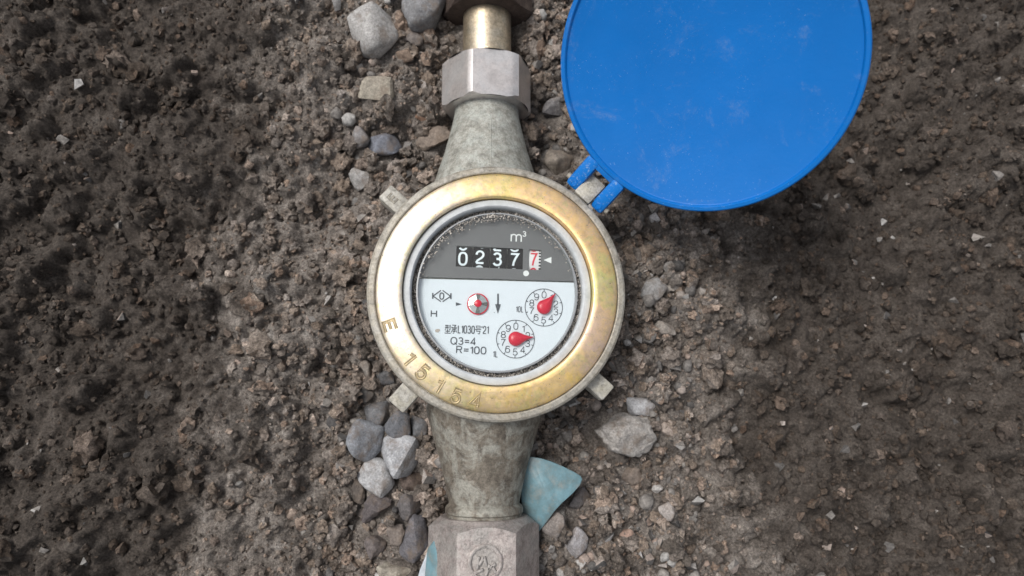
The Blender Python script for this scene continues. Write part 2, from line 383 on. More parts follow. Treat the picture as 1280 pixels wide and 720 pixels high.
def font_bm(body, w, h):
    """the three Chinese characters, from Blender's built-in lettering"""
    cu = bpy.data.curves.new('t', 'FONT'); cu.body = body; cu.size = 10; cu.resolution_u = 4; cu.offset = 0.06
    ob = bpy.data.objects.new('t', cu); COL.objects.link(ob)
    dg = bpy.context.evaluated_depsgraph_get(); dg.update()
    me = bpy.data.meshes.new_from_object(ob.evaluated_get(dg))
    bm = bmesh.new(); bm.from_mesh(me)
    bpy.data.objects.remove(ob); bpy.data.curves.remove(cu); bpy.data.meshes.remove(me)
    xs = [v.co.x for v in bm.verts]; ys = [v.co.y for v in bm.verts]
    cx, cy = (min(xs) + max(xs)) / 2, (min(ys) + max(ys)) / 2
    for v in bm.verts:
        v.co.x = (v.co.x - cx) * w / (max(xs) - min(xs)); v.co.y = (v.co.y - cy) * h / (max(ys) - min(ys))
    return bm
def thicken(bm, t):
    r = bmesh.ops.extrude_face_region(bm, geom=bm.faces[:])
    for v in r['geom']:
        if isinstance(v, bmesh.types.BMVert): v.co.z += t
    return bm
def join_bm(dst, src):
    me = bpy.data.meshes.new('j'); src.to_mesh(me); src.free(); dst.from_mesh(me); bpy.data.meshes.remove(me); return dst

# ------------------------------------------------------------------ ground
AXX, AXZ = -11.0, -102.0        # pipe axis
def vnoise(X, Y, size, seed):
    r = np.random.default_rng(seed); G = r.random((256, 256))
    x = X / size + 100; y = Y / size + 100
    xi = np.floor(x).astype(int); yi = np.floor(y).astype(int); fx = x - xi; fy = y - yi
    fx = fx * fx * fx * (fx * (fx * 6 - 15) + 10); fy = fy * fy * fy * (fy * (fy * 6 - 15) + 10)
    g = lambda a, b: G[a % 256, b % 256]
    return (g(xi, yi) * (1 - fx) + g(xi + 1, yi) * fx) * (1 - fy) + (g(xi, yi + 1) * (1 - fx) + g(xi + 1, yi + 1) * fx) * fy - 0.5
GX0, GX1, GY0, GY1, GD = -1050, 1150, -700, 800, 3.0
gx = np.arange(GX0, GX1, GD); gy = np.arange(GY0, GY1, GD)
X, Y = np.meshgrid(gx, gy, indexing='ij')
H = -138 + 60 * vnoise(X, Y, 260, 1) + 34 * vnoise(X, Y, 110, 2) + 20 * vnoise(X, Y, 48, 3)
nz = 12 * vnoise(X, Y, 20, 4) + 7 * vnoise(X, Y, 9, 5) + 4.0 * vnoise(X, Y, 5, 6)
wx = X + 14 * vnoise(X, Y, 16, 8) + 8 * vnoise(X, Y, 7, 9); wy = Y + 14 * vnoise(X, Y, 16, 18) + 8 * vnoise(X, Y, 7, 19)
# lumps of earth
for i in range(5200):
    r = 5 + 22 * rng.random() ** 3.2
    cx = rng.uniform(GX0, GX1); cy = rng.uniform(GY0, GY1)
    i0, i1 = int((cx - r - 14 - GX0) / GD), int((cx + r + 14 - GX0) / GD); j0, j1 = int((cy - r - 14 - GY0) / GD), int((cy + r + 14 - GY0) / GD)
    i0, j0 = max(i0, 0), max(j0, 0); i1, j1 = min(i1, len(gx) - 1), min(j1, len(gy) - 1)
    if i1 <= i0 or j1 <= j0: continue
    sl = (slice(i0, i1), slice(j0, j1))
    d2 = (wx[sl] - cx) ** 2 + (wy[sl] - cy) ** 2
    hh = np.sqrt(np.clip(1 - d2 / (r * r), 0, 1)) * r * rng.uniform(0.6, 1.0)
    base = H[min(max(int((cx - GX0) / GD), 0), len(gx) - 1), min(max(int((cy - GY0) / GD), 0), len(gy) - 1)]
    H[sl] = np.where(hh > 0, np.maximum(H[sl], H[sl] * 0.5 + (base - 0.15 * r) * 0.5 + hh), H[sl])
H = H + nz
# the hollow dug round the meter and the trench along the pipe
rad = np.hypot(X, Y)
H -= 26 * np.exp(-((X - 85) ** 2 / 70 ** 2 + (Y + 185) ** 2 / 60 ** 2))
H = np.minimum(H, np.where(rad < 150, -100 - 50 * np.clip((160 - rad) / 40, 0, 1), 1e9))
pipe = np.abs(X - AXX)
H = np.minimum(H, np.where(pipe < 85, AXZ - 20 + np.clip(pipe - 40, 0, 50) * 0.6 + nz, 1e9))
G, LG, DG, BG, TAN, PINK = (0.25, 0.245, 0.24), (0.40, 0.39, 0.38), (0.12, 0.12, 0.125), (0.17, 0.18, 0.21), (0.30, 0.27, 0.23), (0.30, 0.20, 0.16)
# px, py, width, height, rotation, tint, sink, label, pts, roughness
ROCKS = [
 (468, 42, 60, 64, 10, (0.36, 0.35, 0.34), 'big pale grey angular rock near the top of the left side', 12, .03, 'rock'),
 (532, 10, 62, 54, 30, (0.20, 0.20, 0.205), 'dark grey rock cut by the top edge, left of the brass tube', 13, .05, 'rock'),
 (472, 112, 46, 32, -8, (0.32, 0.29, 0.24), 'tan wedge-shaped stone below the big pale rock', 10, .04, 'stone'),
 (481, 180, 44, 32, 5, BG, 'flat blue-grey stone left of the upper neck', 11, .03, 'stone'),
 (449, 172, 24, 28, 20, (0.22, 0.21, 0.21), 'grey stone just left of the flat blue-grey stone', 12, .05, 'stone'),
 (449, 225, 26, 28, 0, (0.33, 0.32, 0.31), 'pale grey stone at left, next to the lug stamped E', 12, .05, 'stone'),
 (541, 172, 46, 26, 25, (0.22, 0.18, 0.15), 'brown flat clod beside the upper neck', 11, .10, 'clod'),
 (530, 146, 20, 12, -25, (0.32, 0.20, 0.14), 'small orange-brown stone left of the upper neck', 11, .05, 'stone'),
 (694, 134, 36, 24, 12, (0.21, 0.20, 0.20), 'grey stone between the upper nut and the blue lid', 11, .05, 'stone'),
 (700, 200, 44, 40, 30, (0.23, 0.20, 0.17), 'brown earth clod under the left edge of the blue lid', 13, .10, 'clod'),
 (663, 170, 20, 16, 0, (0.17, 0.14, 0.12), 'small dark clod touching the right side of the upper neck', 12, .1, 'clod'),
 (506, 68, 22, 20, 0, (0.24, 0.18, 0.14), 'small brown clod right of the big pale rock', 12, .1, 'clod'),
 (518, 50, 24, 20, 0, (0.17, 0.15, 0.14), 'dark stone under the rock cut by the top edge', 12, .1, 'stone'),
 (816, 362, 38, 28, 35, (0.29, 0.285, 0.28), 'grey rounded stone right of the bezel', 24, .05, 'stone'),
 (830, 410, 30, 20, 0, (0.30, 0.27, 0.24), 'tan-grey stone below the grey rounded one at right', 12, .05, 'stone'),
 (818, 273, 16, 14, 0, (0.48, 0.46, 0.45), 'small whitish stone under the bottom edge of the blue lid', 11, .05, 'stone'),
 (838, 355, 18, 20, 20, (0.32, 0.29, 0.26), 'small tan stone right of the grey rounded stone', 11, .05, 'stone'),
 (457, 463, 22, 30, -10, (0.24, 0.215, 0.19), 'brown-grey upright stone left of the stamped bezel', 11, .06, 'stone'),
 (455, 492, 24, 24, 20, (0.15, 0.145, 0.14), 'dark stone below the brown-grey upright stone', 12, .06, 'stone'),
 (482, 468, 24, 26, 0, (0.11, 0.108, 0.11), 'dark grey stone tucked against the bezel at left', 12, .05, 'stone'),
 (472, 517, 36, 40, 20, (0.175, 0.177, 0.185), 'dark grey stone left of the lower left lug', 12, .05, 'stone'),
 (456, 551, 44, 50, -15, (0.225, 0.235, 0.255), 'speckled blue-grey rock above the two pale rocks at lower left', 20, .05, 'rock'),
 (500, 570, 52, 54, -8, (0.36, 0.365, 0.38), 'pale blocky rock beside the lower neck', 11, .035, 'rock'),
 (471, 597, 42, 50, 25, (0.39, 0.39, 0.395), 'pale egg-shaped rock lowest of the pale ones at left', 26, .05, 'rock'),
 (500, 533, 36, 36, 40, (0.14, 0.145, 0.158), 'dark angular stone under the lower left lug', 11, .04, 'stone'),
 (524, 533, 22, 28, 0, (0.16, 0.165, 0.175), 'dark stone against the left side of the lower neck', 11, .04, 'stone'),
 (515, 600, 30, 28, 0, (0.13, 0.10, 0.085), 'dark brown clod below the pale blocky rock', 13, .10, 'clod'),
 (470, 634, 42, 34, 10, (0.115, 0.10, 0.10), 'broad dark clod under the pale egg-shaped rock', 13, .09, 'clod'),
 (512, 634, 34, 34, 0, (0.135, 0.125, 0.125), 'dark rough stone left of the lower neck flange', 12, .07, 'stone'),
 (517, 672, 38, 60, 5, (0.13, 0.125, 0.135), 'tall dark stone left of the lower nut', 12, .05, 'rock'),
 (494, 668, 24, 30, -10, (0.20, 0.17, 0.15), 'brown stone left of the tall dark stone', 12, .08, 'stone'),
 (470, 682, 26, 28, 20, (0.15, 0.13, 0.125), 'dark brown stone at the lower left edge', 12, .08, 'stone'),
 (492, 716, 44, 24, 0, (0.34, 0.31, 0.26), 'tan crumbly stone at the bottom edge, left of the lower nut', 13, .10, 'stone'),
 (448, 610, 18, 40, 0, (0.10, 0.085, 0.075), 'narrow dark clod left of the pale egg-shaped rock', 13, .10, 'clod'),
 (782, 543, 78, 54, -8, (0.34, 0.32, 0.30), 'big grey-tan lumpy rock right of the lower neck', 40, .16, 'rock'),
 (800, 508, 36, 24, 0, (0.42, 0.42, 0.43), 'pale stone just above the big lumpy rock', 12, .05, 'stone'),
 (721, 677, 30, 38, 10, (0.34, 0.325, 0.33), 'pale pointed stone right of the lower nut', 10, .04, 'stone'),
 (692, 654, 30, 36, 0, (0.24, 0.215, 0.20), 'brown-grey stone between the teal shard and the lower nut', 11, .05, 'stone'),
 (722, 625, 34, 22, 30, (0.15, 0.14, 0.14), 'dark stone under the tip of the teal shard', 11, .05, 'stone'),
 (822, 611, 15, 13, 0, (0.46, 0.44, 0.42), 'small white stone at right, below the big lumpy rock', 12, .05, 'stone'),
 (834, 640, 20, 24, 15, (0.34, 0.31, 0.29), 'pale stone at the lower right edge', 12, .06, 'stone'),
 (703, 716, 16, 14, 0, (0.42, 0.40, 0.38), 'small pale stone at the bottom edge, right of the lower nut', 12, .05, 'stone'),
 (785, 669, 22, 16, -20, (0.36, 0.25, 0.20), 'small pinkish stone right of the pale pointed stone', 12, .05, 'stone'),
 (790, 595, 26, 22, 0, (0.20, 0.165, 0.14), 'brown clod below the big lumpy rock', 13, .10, 'clod'),
 (833, 538, 18, 22, 10, (0.36, 0.30, 0.26), 'small pinkish-tan stone right of the big lumpy rock', 12, .06, 'stone'),
]
# stones bed into the earth instead of being overgrown by it
H0 = H.copy()
for row in ROCKS:
    p = at(row[0], row[1], -120); rx, ry = row[2] * 0.56, row[3] * 0.56
    i0, i1 = int((p.x - rx - GX0) / GD), int((p.x + rx - GX0) / GD) + 1; j0, j1 = int((p.y - ry - GY0) / GD), int((p.y + ry - GY0) / GD) + 1
    sl = (slice(i0, i1), slice(j0, j1)); e = ((X[sl] - p.x) / rx) ** 2 + ((Y[sl] - p.y) / ry) ** 2
    lv = np.percentile(H0[sl], 40)
    H[sl] = np.where(e < 1, np.minimum(H[sl], lv + 5 * e), H[sl])
for px, py, rr, lv in ((690, 612, 52, -120), (535, 712, 40, -128)):
    p = at(px, py, -115); e = np.hypot(X - p.x, Y - p.y) / rr
    H = np.where(e < 1.3, np.minimum(H, lv + 30 * np.clip(e - 0.75, 0, 1)), H)
def ground(x, y):
    i = min(max(int(round((x - GX0) / GD)), 0), len(gx) - 1); j = min(max(int(round((y - GY0) / GD)), 0), len(gy) - 1)
    return float(H[i, j])
def grid_mesh(X, Y, H):
    n, m = X.shape
    co = np.empty((n * m, 3), np.float32); co[:, 0] = X.ravel(); co[:, 1] = Y.ravel(); co[:, 2] = H.ravel(); co *= S
    idx = np.arange(n * m).reshape(n, m)
    q = np.stack([idx[:-1, :-1], idx[1:, :-1], idx[1:, 1:], idx[:-1, 1:]], -1).reshape(-1, 4)
    me = bpy.data.meshes.new('m'); me.vertices.add(len(co)); me.vertices.foreach_set('co', co.ravel())
    me.loops.add(q.size); me.loops.foreach_set('vertex_index', q.ravel().astype(np.int32))
    me.polygons.add(len(q)); me.polygons.foreach_set('loop_start', np.arange(0, q.size, 4, dtype=np.int32))
    me.update(calc_edges=True); return me
steps = np.array([30, 90, 220, 500, 1200, 3000, 8000.0]); ns = len(steps)     # the earth goes on, coarser, past the dug spot
ex = np.concatenate([gx[0] - steps[::-1], gx, gx[-1] + steps]); ey = np.concatenate([gy[0] - steps[::-1], gy, gy[-1] + steps])
EX, EY = np.meshgrid(ex, ey, indexing='ij')
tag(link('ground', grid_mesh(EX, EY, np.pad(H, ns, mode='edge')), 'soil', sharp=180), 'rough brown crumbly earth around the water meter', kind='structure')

# ------------------------------------------------------------------ rock shapes
def rock_bm(seed, pts=13, dims=(1, 1, 0.8), bev=0.10, sub=2, rough=0.05, angular=0.9):
    r = random.Random(seed); bm = bmesh.new()
    for i in range(pts):
        v = Vector((r.gauss(0, 1), r.gauss(0, 1), r.gauss(0, 1))).normalized() * r.uniform(angular, 1.0)
        bm.verts.new(v)
    g = bmesh.ops.convex_hull(bm, input=bm.verts)
    bmesh.ops.delete(bm, geom=[v for v in bm.verts if not v.link_faces], context='VERTS')
    bmesh.ops.triangulate(bm, faces=bm.faces)
    if sub:
        bmesh.ops.subdivide_edges(bm, edges=bm.edges[:], cuts=sub * 2 + 1, use_grid_fill=True)
        for _ in range(2): bmesh.ops.smooth_vert(bm, verts=bm.verts, factor=0.5, use_axis_x=True, use_axis_y=True, use_axis_z=True)
    bm.normal_update(); off = Vector((seed * 1.7, seed * 0.3, seed * 2.1))
    if rough:
        for v in bm.verts:
            n_ = noise.fractal(v.co * 2.4 + off, 1.0, 2.0, 4)
            n2 = noise.noise(v.co * 8 + off)
            v.co += v.normal * (n_ * rough + n2 * rough * 0.35)
    # fit to dims
    for ax in range(3):
        lo = min(v.co[ax] for v in bm.verts); hi = max(v.co[ax] for v in bm.verts); k = dims[ax] / (hi - lo); c = (lo + hi) / 2
        for v in bm.verts: v.co[ax] = (v.co[ax] - c) * k
    bmesh.ops.triangulate(bm, faces=bm.faces)
    return bm

for i, (px, py, w, hgt, rot, tint, lab, pts, rgh, kind) in enumerate(ROCKS):
    p = at(px, py, -128); gz = min(ground(p.x, p.y), -112)
    for _ in range(2):
        zc = gz + 0.26 * min(w, hgt); p = at(px, py, zc); gz = min(ground(p.x, p.y), -112)
    k = (CC - p).dot(-CF) / FOC
    bm = rock_bm((100 + i) if i else 777, pts, (w * k, hgt * k, min(w, hgt) * k * 0.85), 0.10, 2, rgh)
    bmesh.ops.rotate(bm, cent=(0, 0, 0), matrix=Matrix.Rotation(R_(rot), 3, 'Z'), verts=bm.verts)
    o = link(kind, bm_mesh(bm), 'rock', sharp=38, origin=(p.x, p.y, zc)); o.color = (*tint, 1)
    tag(o, lab, kind, 'stones and clods lying on the earth'); o.rotation_euler.z = 0

# ------------------------------------------------------------------ crumbs and grit (uncountable)
def scatter(name, mat, n, rmin, rmax, power, seed, protos, region, keep, label, cat=None):
    r = np.random.default_rng(seed); VV, FF, off = [], [], 0
    pv = [np.array([v.co[:] for v in b.verts]) for b in protos]; pf = [np.array([[v.index for v in f.verts] for f in b.faces]) for b in protos]
    for i in range(n):
        x = r.uniform(region[0], region[1]); y = r.uniform(region[2], region[3])
        if not keep(x, y, r): continue
        s = rmin + (rmax - rmin) * r.random() ** power
        k = r.integers(len(pv)); q = r.normal(size=4); q /= np.linalg.norm(q); a, b, c, d = q
        Rm = np.array([[1-2*(c*c+d*d), 2*(b*c-a*d), 2*(b*d+a*c)], [2*(b*c+a*d), 1-2*(b*b+d*d), 2*(c*d-a*b)], [2*(b*d-a*c), 2*(c*d+a*b), 1-2*(b*b+c*c)]])
        sc_ = s * r.uniform(0.7, 1.2, 3)
        VV.append((pv[k] * sc_) @ Rm.T + np.array([x, y, ground(x, y) + s * r.uniform(-0.1, 0.55)])); FF.append(pf[k] + off); off += len(pv[k])
    V = np.concatenate(VV).astype(np.float32) * S; F = np.concatenate(FF).astype(np.int32)
    me = bpy.data.meshes.new('m'); me.vertices.add(len(V)); me.vertices.foreach_set('co', V.ravel())
    me.loops.add(F.size); me.loops.foreach_set('vertex_index', F.ravel())
    me.polygons.add(len(F)); me.polygons.foreach_set('loop_start', np.arange(0, F.size, 3, dtype=np.int32)); me.update(calc_edges=True)
    o = link(name, me, mat, sharp=45); tag(o, label, cat, kind='stuff'); return o
def lump(seed, sub, rough):
    bm = bmesh.new(); bmesh.ops.create_icosphere(bm, subdivisions=sub, radius=1.0); off = Vector((seed * 3.1, seed, 7))
    for v in bm.verts: v.co *= 1 + rough * noise.fractal(v.co * 1.6 + off, 1.0, 2.0, 3) + rough * 0.5 * noise.noise(v.co * 5 + off)
    bmesh.ops.triangulate(bm, faces=bm.faces); bm.verts.index_update(); return bm
def chip(seed):
    bm = rock_bm(seed, 9, (2, 2, 1.7), 0.0, 0, 0.0, 0.85); bm.verts.index_update(); return bm
big = [lump(i, 2, 0.55) for i in range(6)]; big3 = [lump(20 + i, 3, 0.6) for i in range(5)]; small = [lump(10 + i, 1, 0.4) for i in range(5)]; chips = [chip(40 + i) for i in range(8)]
SHC = at(690, 615, -110)
RK = []
for row in ROCKS:
    p = at(row[0], row[1], -112); RK.append((p.x, p.y, row[2] * 0.58, row[3] * 0.58))
RK = np.array(RK)
def clear(x, y):
    if (((RK[:, 0] - x) / RK[:, 2]) ** 2 + ((RK[:, 1] - y) / RK[:, 3]) ** 2).min() < 1: return False
    return not (math.hypot(x, y) < 140 or abs(x - AXX) < 52 or math.hypot(x - SHC.x, y - SHC.y) < 45)
patch = vnoise(X, Y, 90, 31)
def near(x, y, r): return clear(x, y) and (abs(x) < 330 or r.random() < 0.55)
FR = (-900, 1000, -560, 640)
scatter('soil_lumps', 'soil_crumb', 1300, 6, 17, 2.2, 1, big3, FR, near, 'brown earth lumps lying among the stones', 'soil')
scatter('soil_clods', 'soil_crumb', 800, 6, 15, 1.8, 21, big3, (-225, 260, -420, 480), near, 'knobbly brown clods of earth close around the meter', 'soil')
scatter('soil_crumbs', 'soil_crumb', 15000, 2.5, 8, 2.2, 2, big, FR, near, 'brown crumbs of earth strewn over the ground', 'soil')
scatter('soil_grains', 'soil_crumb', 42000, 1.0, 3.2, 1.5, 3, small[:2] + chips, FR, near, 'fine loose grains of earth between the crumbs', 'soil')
scatter('pebbles', 'gravel', 1900, 2.6, 10.5, 1.8, 14, [lump(60 + i, 2, 0.28) for i in range(4)] + chips, (-235, 290, -420, 460), lambda x, y, r: clear(x, y) and (r.random() < (1.0 if x > 60 else 0.4)), 'small pebbles mixed into the earth close around the meter', 'gravel')
scatter('gravel', 'gravel', 800, 2.0, 9, 2.6, 4, chips, FR, lambda x, y, r: clear(x, y) and (r.random() < (0.9 if x > 90 else 0.5)), 'small mixed grey gravel chips scattered over the earth', 'gravel')

# ------------------------------------------------------------------ water meter
METER = empty('water_meter', (0, 0, -168))
tag(METER, 'brass-ringed water meter with open blue lid, set in a pipe on bare earth', 'water meter')
YF = lambda y0, s: frame_from(Vector((AXX, y0, AXZ)), Vector((1, 0, 0)) * s, Vector((0, 0, 1)), Vector((0, -1, 0)) * -1 * s if False else Vector((0, s, 0)))
def pipe_frame(y0, s):
    z_ = Vector((0, s, 0)); x_ = Vector((0, 0, 1)); return frame_from(Vector((AXX, y0, AXZ)), x_, z_.cross(x_), z_)
# body: cup under the register plus the two necks
cup = lathe([(0, -26), (146, -26), (150, -32), (150, -62), (140, -100), (116, -140), (80, -164), (0, -168)], 128, closed=False)
neck_prof = [(0, 118), (70, 118), (79, 146), (76, 160), (68, 186), (60, 212), (53, 240), (48, 262), (46.5, 270), (50, 273), (51.5, 276), (51.5, 281), (49.5, 283), (49.5, 287), (46, 289), (0, 289)]
body = link('body', bm_mesh(cup), 'casting', METER, 30)
necks = {}
for s, nm in ((1, 'upper'), (-1, 'lower')):
    nb = lathe(neck_prof if s < 0 else neck_prof[:9] + [(46, 289), (0, 289)], 96, pipe_frame(0, s), closed=False)
    nk = link('neck', bm_mesh(nb), 'casting' if s > 0 else 'casting_brown', METER, 40)
    nk['label'] = 'grey-green tapering pipe neck above the dial' if s > 0 else 'stained grey-brown tapering pipe neck below the dial'
    necks[s] = nk
    rib = box_bm(2.4, 96, 4, Matrix.Translation((AXX + 3, 214, AXZ + 58.6)) @ Matrix.Rotation(R_(-15.5), 4, 'X'), 1.0) if s > 0 else box_bm(5, 46, 26, Matrix.Translation((AXX, -166, AXZ + 60)) @ Matrix.Rotation(R_(18), 4, 'X'), 1.2)
    link('rib', bm_mesh(rib), 'casting' if s > 0 else 'casting_brown', nk, 35)
# collar and bezel
collar = lathe([(148, -34), (160, -34), (163, -30), (164, -12), (163, -8), (160.5, -6), (155, -5.2), (153.6, -6), (153, -9), (148, -9)], 192)
link('collar', bm_mesh(collar), 'collar_metal', METER, 30)
bez = lathe([(152.3, -9), (152.3, -6.5), (151, -4.6), (148, -3.2), (138, -1.0), (128, 0.6), (123, 0.9), (121, 0.2), (120, -1.5), (119.4, -14), (121, -20), (150, -20)], 192)
BEZ = link('bezel', bm_mesh(bez), 'bezel_brass', METER, 40)
# stamped characters on the bezel: raised burr round each stroke
def bez_z(r): return float(np.interp(r, [121, 123, 128, 138, 148, 151], [0.2, 0.9, 0.6, -1.0, -3.2, -4.6]))
for ch, px, py, ang, hh in (('E', 487, 407, 5, 17), ('1', 511, 448, 40, 21), ('5', 528, 465, 50, 20), ('1', 548, 482, 62, 20), ('5', 570, 495, 72, 19), ('4', 595, 501, 80, 18)):
    p = at(px, py, -0.5)
    ww = {'E': 15, '1': 9, '5': 13, '4': 13}[ch]
    bm = text_bm(ch, ww, hh, 3.0, 0.75)
    a = math.atan2(p.y, p.x); rad_ = Vector((math.cos(a), math.sin(a), 0)); slope = 0.17
    up = (-rad_ * 1.0 + Vector((0, 0, slope))).normalized()
    # letters lean a little off the radius
    tang = Vector((-math.sin(a), math.cos(a), 0)); zz = tang.cross(up).normalized()
    if zz.z < 0: zz = -zz
    xx = up.cross(zz)
    rr = math.hypot(p.x, p.y)
    F = frame_from(Vector((p.x, p.y, bez_z(rr) + 0.25)), xx, up, zz)
    o = link('stamped_character', bm_mesh(bm, F), ['bezel_brass', 'stamp_groove'], BEZ, 60)
# light grey plastic ring, dark dirty gap, register
pr = lathe([(119.5, -26), (119.5, -14), (118.4, -8.0), (116.8, -6.8), (110.6, -6.8), (109.0, -8.4), (108.4, -14), (108.2, -30)], 160)
link('seal_ring', bm_mesh(pr), 'ring_plastic', METER, 40)
gp = lathe([(111, -24), (100, -24), (100, -32), (111, -32)], 128)
link('gap', bm_mesh(gp), 'gap_dark', METER, 40)
ZF = -23.0; TILT = -1.7
KF = (CC.z - ZF) / CC.z
def fp(px, py, z=ZF): return at(px, py, z)
reg = lathe([(0, ZF - 10), (103.2, ZF - 10), (103.2, ZF - 5), (0, ZF - 5)], 128, closed=False)
REG = link('register', bm_mesh(reg), 'face_white', METER, 30)
REG['label'] = 'white and grey meter register under a clear round window'
def sub(name, bm, mat, sharp=30): return link(name, bm_mesh(bm) if isinstance(bm, bmesh.types.BMesh) else bm, mat, REG, sharp)
# grey panel with the counter windows cut out
A, B = fp(515, 346.0), fp(727, 352.4)
def line_y(x): return A.y + (B.y - A.y) * (x - A.x) / (B.x - A.x)
RP = 103.0; arc = []
for i in range(0, 181):
    a = math.pi * (1.12 - 1.24 * i / 180); x_, y_ = RP * math.cos(a), RP * math.sin(a)
    if y_ > line_y(x_): arc.append((x_, y_))
# close on the line exactly
outer = [(arc[0][0], line_y(arc[0][0]))] + arc + [(arc[-1][0], line_y(arc[-1][0]))]
rotT = Matrix.Rotation(R_(TILT), 4, 'Z')
low = [(RP * math.cos(a), RP * math.sin(a)) for a in np.linspace(-math.pi * 1.12, math.pi * 0.12, 181) if RP * math.sin(a) < line_y(RP * math.cos(a))]
sub('face_plate', prism_bm(low, ZF - 5.5, ZF), 'face_white')
def rect(px, py, w, h):
    c = fp(px, py); return [((c + (rotT @ Vector((dx * w * KF / 2, dy * h * KF / 2, 0)))).x, (c + (rotT @ Vector((dx * w * KF / 2, dy * h * KF / 2, 0)))).y) for dx, dy in ((-1, -1), (1, -1), (1, 1), (-1, 1))]
W1 = rect(612.0, 322.2, 84.0, 26.6); W2 = rect(668.6, 325.0, 15.2, 26.0)
bm = bmesh.new(); edges = []
for loop in (outer, W1, W2):
    vs2 = [bm.verts.new((x_, y_, ZF + 0.5)) for x_, y_ in loop]
    edges += [bm.edges.new((vs2[i], vs2[(i + 1) % len(vs2)])) for i in range(len(vs2))]
bmesh.ops.triangle_fill(bm, use_beauty=True, edges=edges)
# drop triangles inside the windows
def inside(pt, poly):
    c = False
    for i in range(len(poly)):
        (x1, y1), (x2, y2) = poly[i], poly[i - 1]
        if (y1 > pt.y) != (y2 > pt.y) and pt.x < (x2 - x1) * (pt.y - y1) / (y2 - y1) + x1: c = not c
    return c
kill = [f for f in bm.faces if inside(f.calc_center_median(), W1) or inside(f.calc_center_median(), W2)]
bmesh.ops.delete(bm, geom=kill, context='FACES')
r_ = bmesh.ops.extrude_face_region(bm, geom=bm.faces[:])
for v in r_['geom']:
    if isinstance(v, bmesh.types.BMVert): v.co.z += 0.9
sub('grey_panel', bm, 'panel_grey')
# black recess behind the number drums
for (px, py, w, h) in ((612.0, 322.2, 84.0, 26.6), (668.6, 325.0, 15.2, 26.0)):
    c = fp(px, py); sub('counter_recess', box_bm(w * KF, h * KF, 0.6, Matrix.Translation((c.x, c.y, ZF - 4.2)) @ rotT, 0), 'window_black')
# number drums: a shallow arc of each drum shows through the window
def drum(px, py, digit, off, red=False, dw=20.5, digw=12.0):
    Rd = 31.0; c = fp(px, py, ZF + 0.9); cz = ZF + 1.0 - Rd; half = 13.6
    F = Matrix.Translation((c.x, c.y, cz)) @ rotT
    bm = bmesh.new(); n = 14; amax = math.asin(half / Rd); rows = []
    for i in range(n + 1):
        a = -amax + 2 * amax * i / n
        rows.append([bm.verts.new((sx * dw * KF / 2, Rd * math.sin(a), Rd * math.cos(a) )) for sx in (-1, 1)])
    for i in range(n): bm.faces.new((rows[i][0], rows[i][1], rows[i + 1][1], rows[i + 1][0]))
    marks = []
    for k in (-1, 0, 1):
        d = (digit + k) % 10
        tb = text_bm(str(d), (7.0 if d == 1 else digw), 18.2, 2.3 if red else 2.7)
        bmesh.ops.translate(tb, vec=(-1.6 if not red else -1.5, -off - k * 19.8, 0), verts=tb.verts)
        marks.append(tb)
    # counter teeth along the right edge
    for q in (range(-3, 4) if red else ()):
        tb = bmesh.new(); bmesh.ops.create_grid(tb, x_segments=1, y_segments=1, size=0.5)
        for v in tb.verts: v.co = Vector((v.co.x * (2.4 if red else 1.6) + dw / 2 - (1.3 if red else 2.6), v.co.y * (2.2 if red else 1.0) + q * 4.1 + 1, 0))
        marks.append(tb)
    for mi, tb in enumerate(marks):
        for yy in np.arange(-14, 14.1, 2.0):
            bmesh.ops.bisect_plane(tb, geom=tb.verts[:] + tb.edges[:] + tb.faces[:], plane_co=(0, yy, 0), plane_no=(0, 1, 0))
        bmesh.ops.bisect_plane(tb, geom=tb.verts[:] + tb.edges[:] + tb.faces[:], plane_co=(0, 13.2, 0), plane_no=(0, 1, 0), clear_outer=True)
        bmesh.ops.bisect_plane(tb, geom=tb.verts[:] + tb.edges[:] + tb.faces[:], plane_co=(0, -13.2, 0), plane_no=(0, 1, 0), clear_inner=True)
        for v in tb.verts:
            a = v.co.y / Rd; v.co = Vector((v.co.x * KF, (Rd + 0.25) * math.sin(a), (Rd + 0.25 + v.co.z) * math.cos(a)))
        for f in tb.faces:
            f.material_index = 1 if mi < 3 else 2
            if f.normal.z < 0: f.normal_flip()
        join_bm(bm, tb)
    bmesh.ops.transform(bm, matrix=F, verts=bm.verts); bmesh.ops.scale(bm, vec=(S, S, S), verts=bm.verts)
    me = bpy.data.meshes.new('m'); bm.to_mesh(me); bm.free()
    o = link('number_drum', me, ['drum_pale', 'digit_red', 'drum_black'] if red else ['drum_black', 'digit_white', 'digit_white'], REG, None)
    o['label'] = 'white number drum with a red %d' % digit if red else 'black number drum showing a white %d' % digit
for px, py, d, off in ((580.3, 321.3, 0, 2.2), (601.6, 321.9, 2, -0.6), (623.2, 322.5, 3, 1.6), (644.6, 323.2, 7, 1.8)): drum(px, py, d, off)
drum(668.6, 325.0, 7, -0.6, True, 15.0, 9.6)

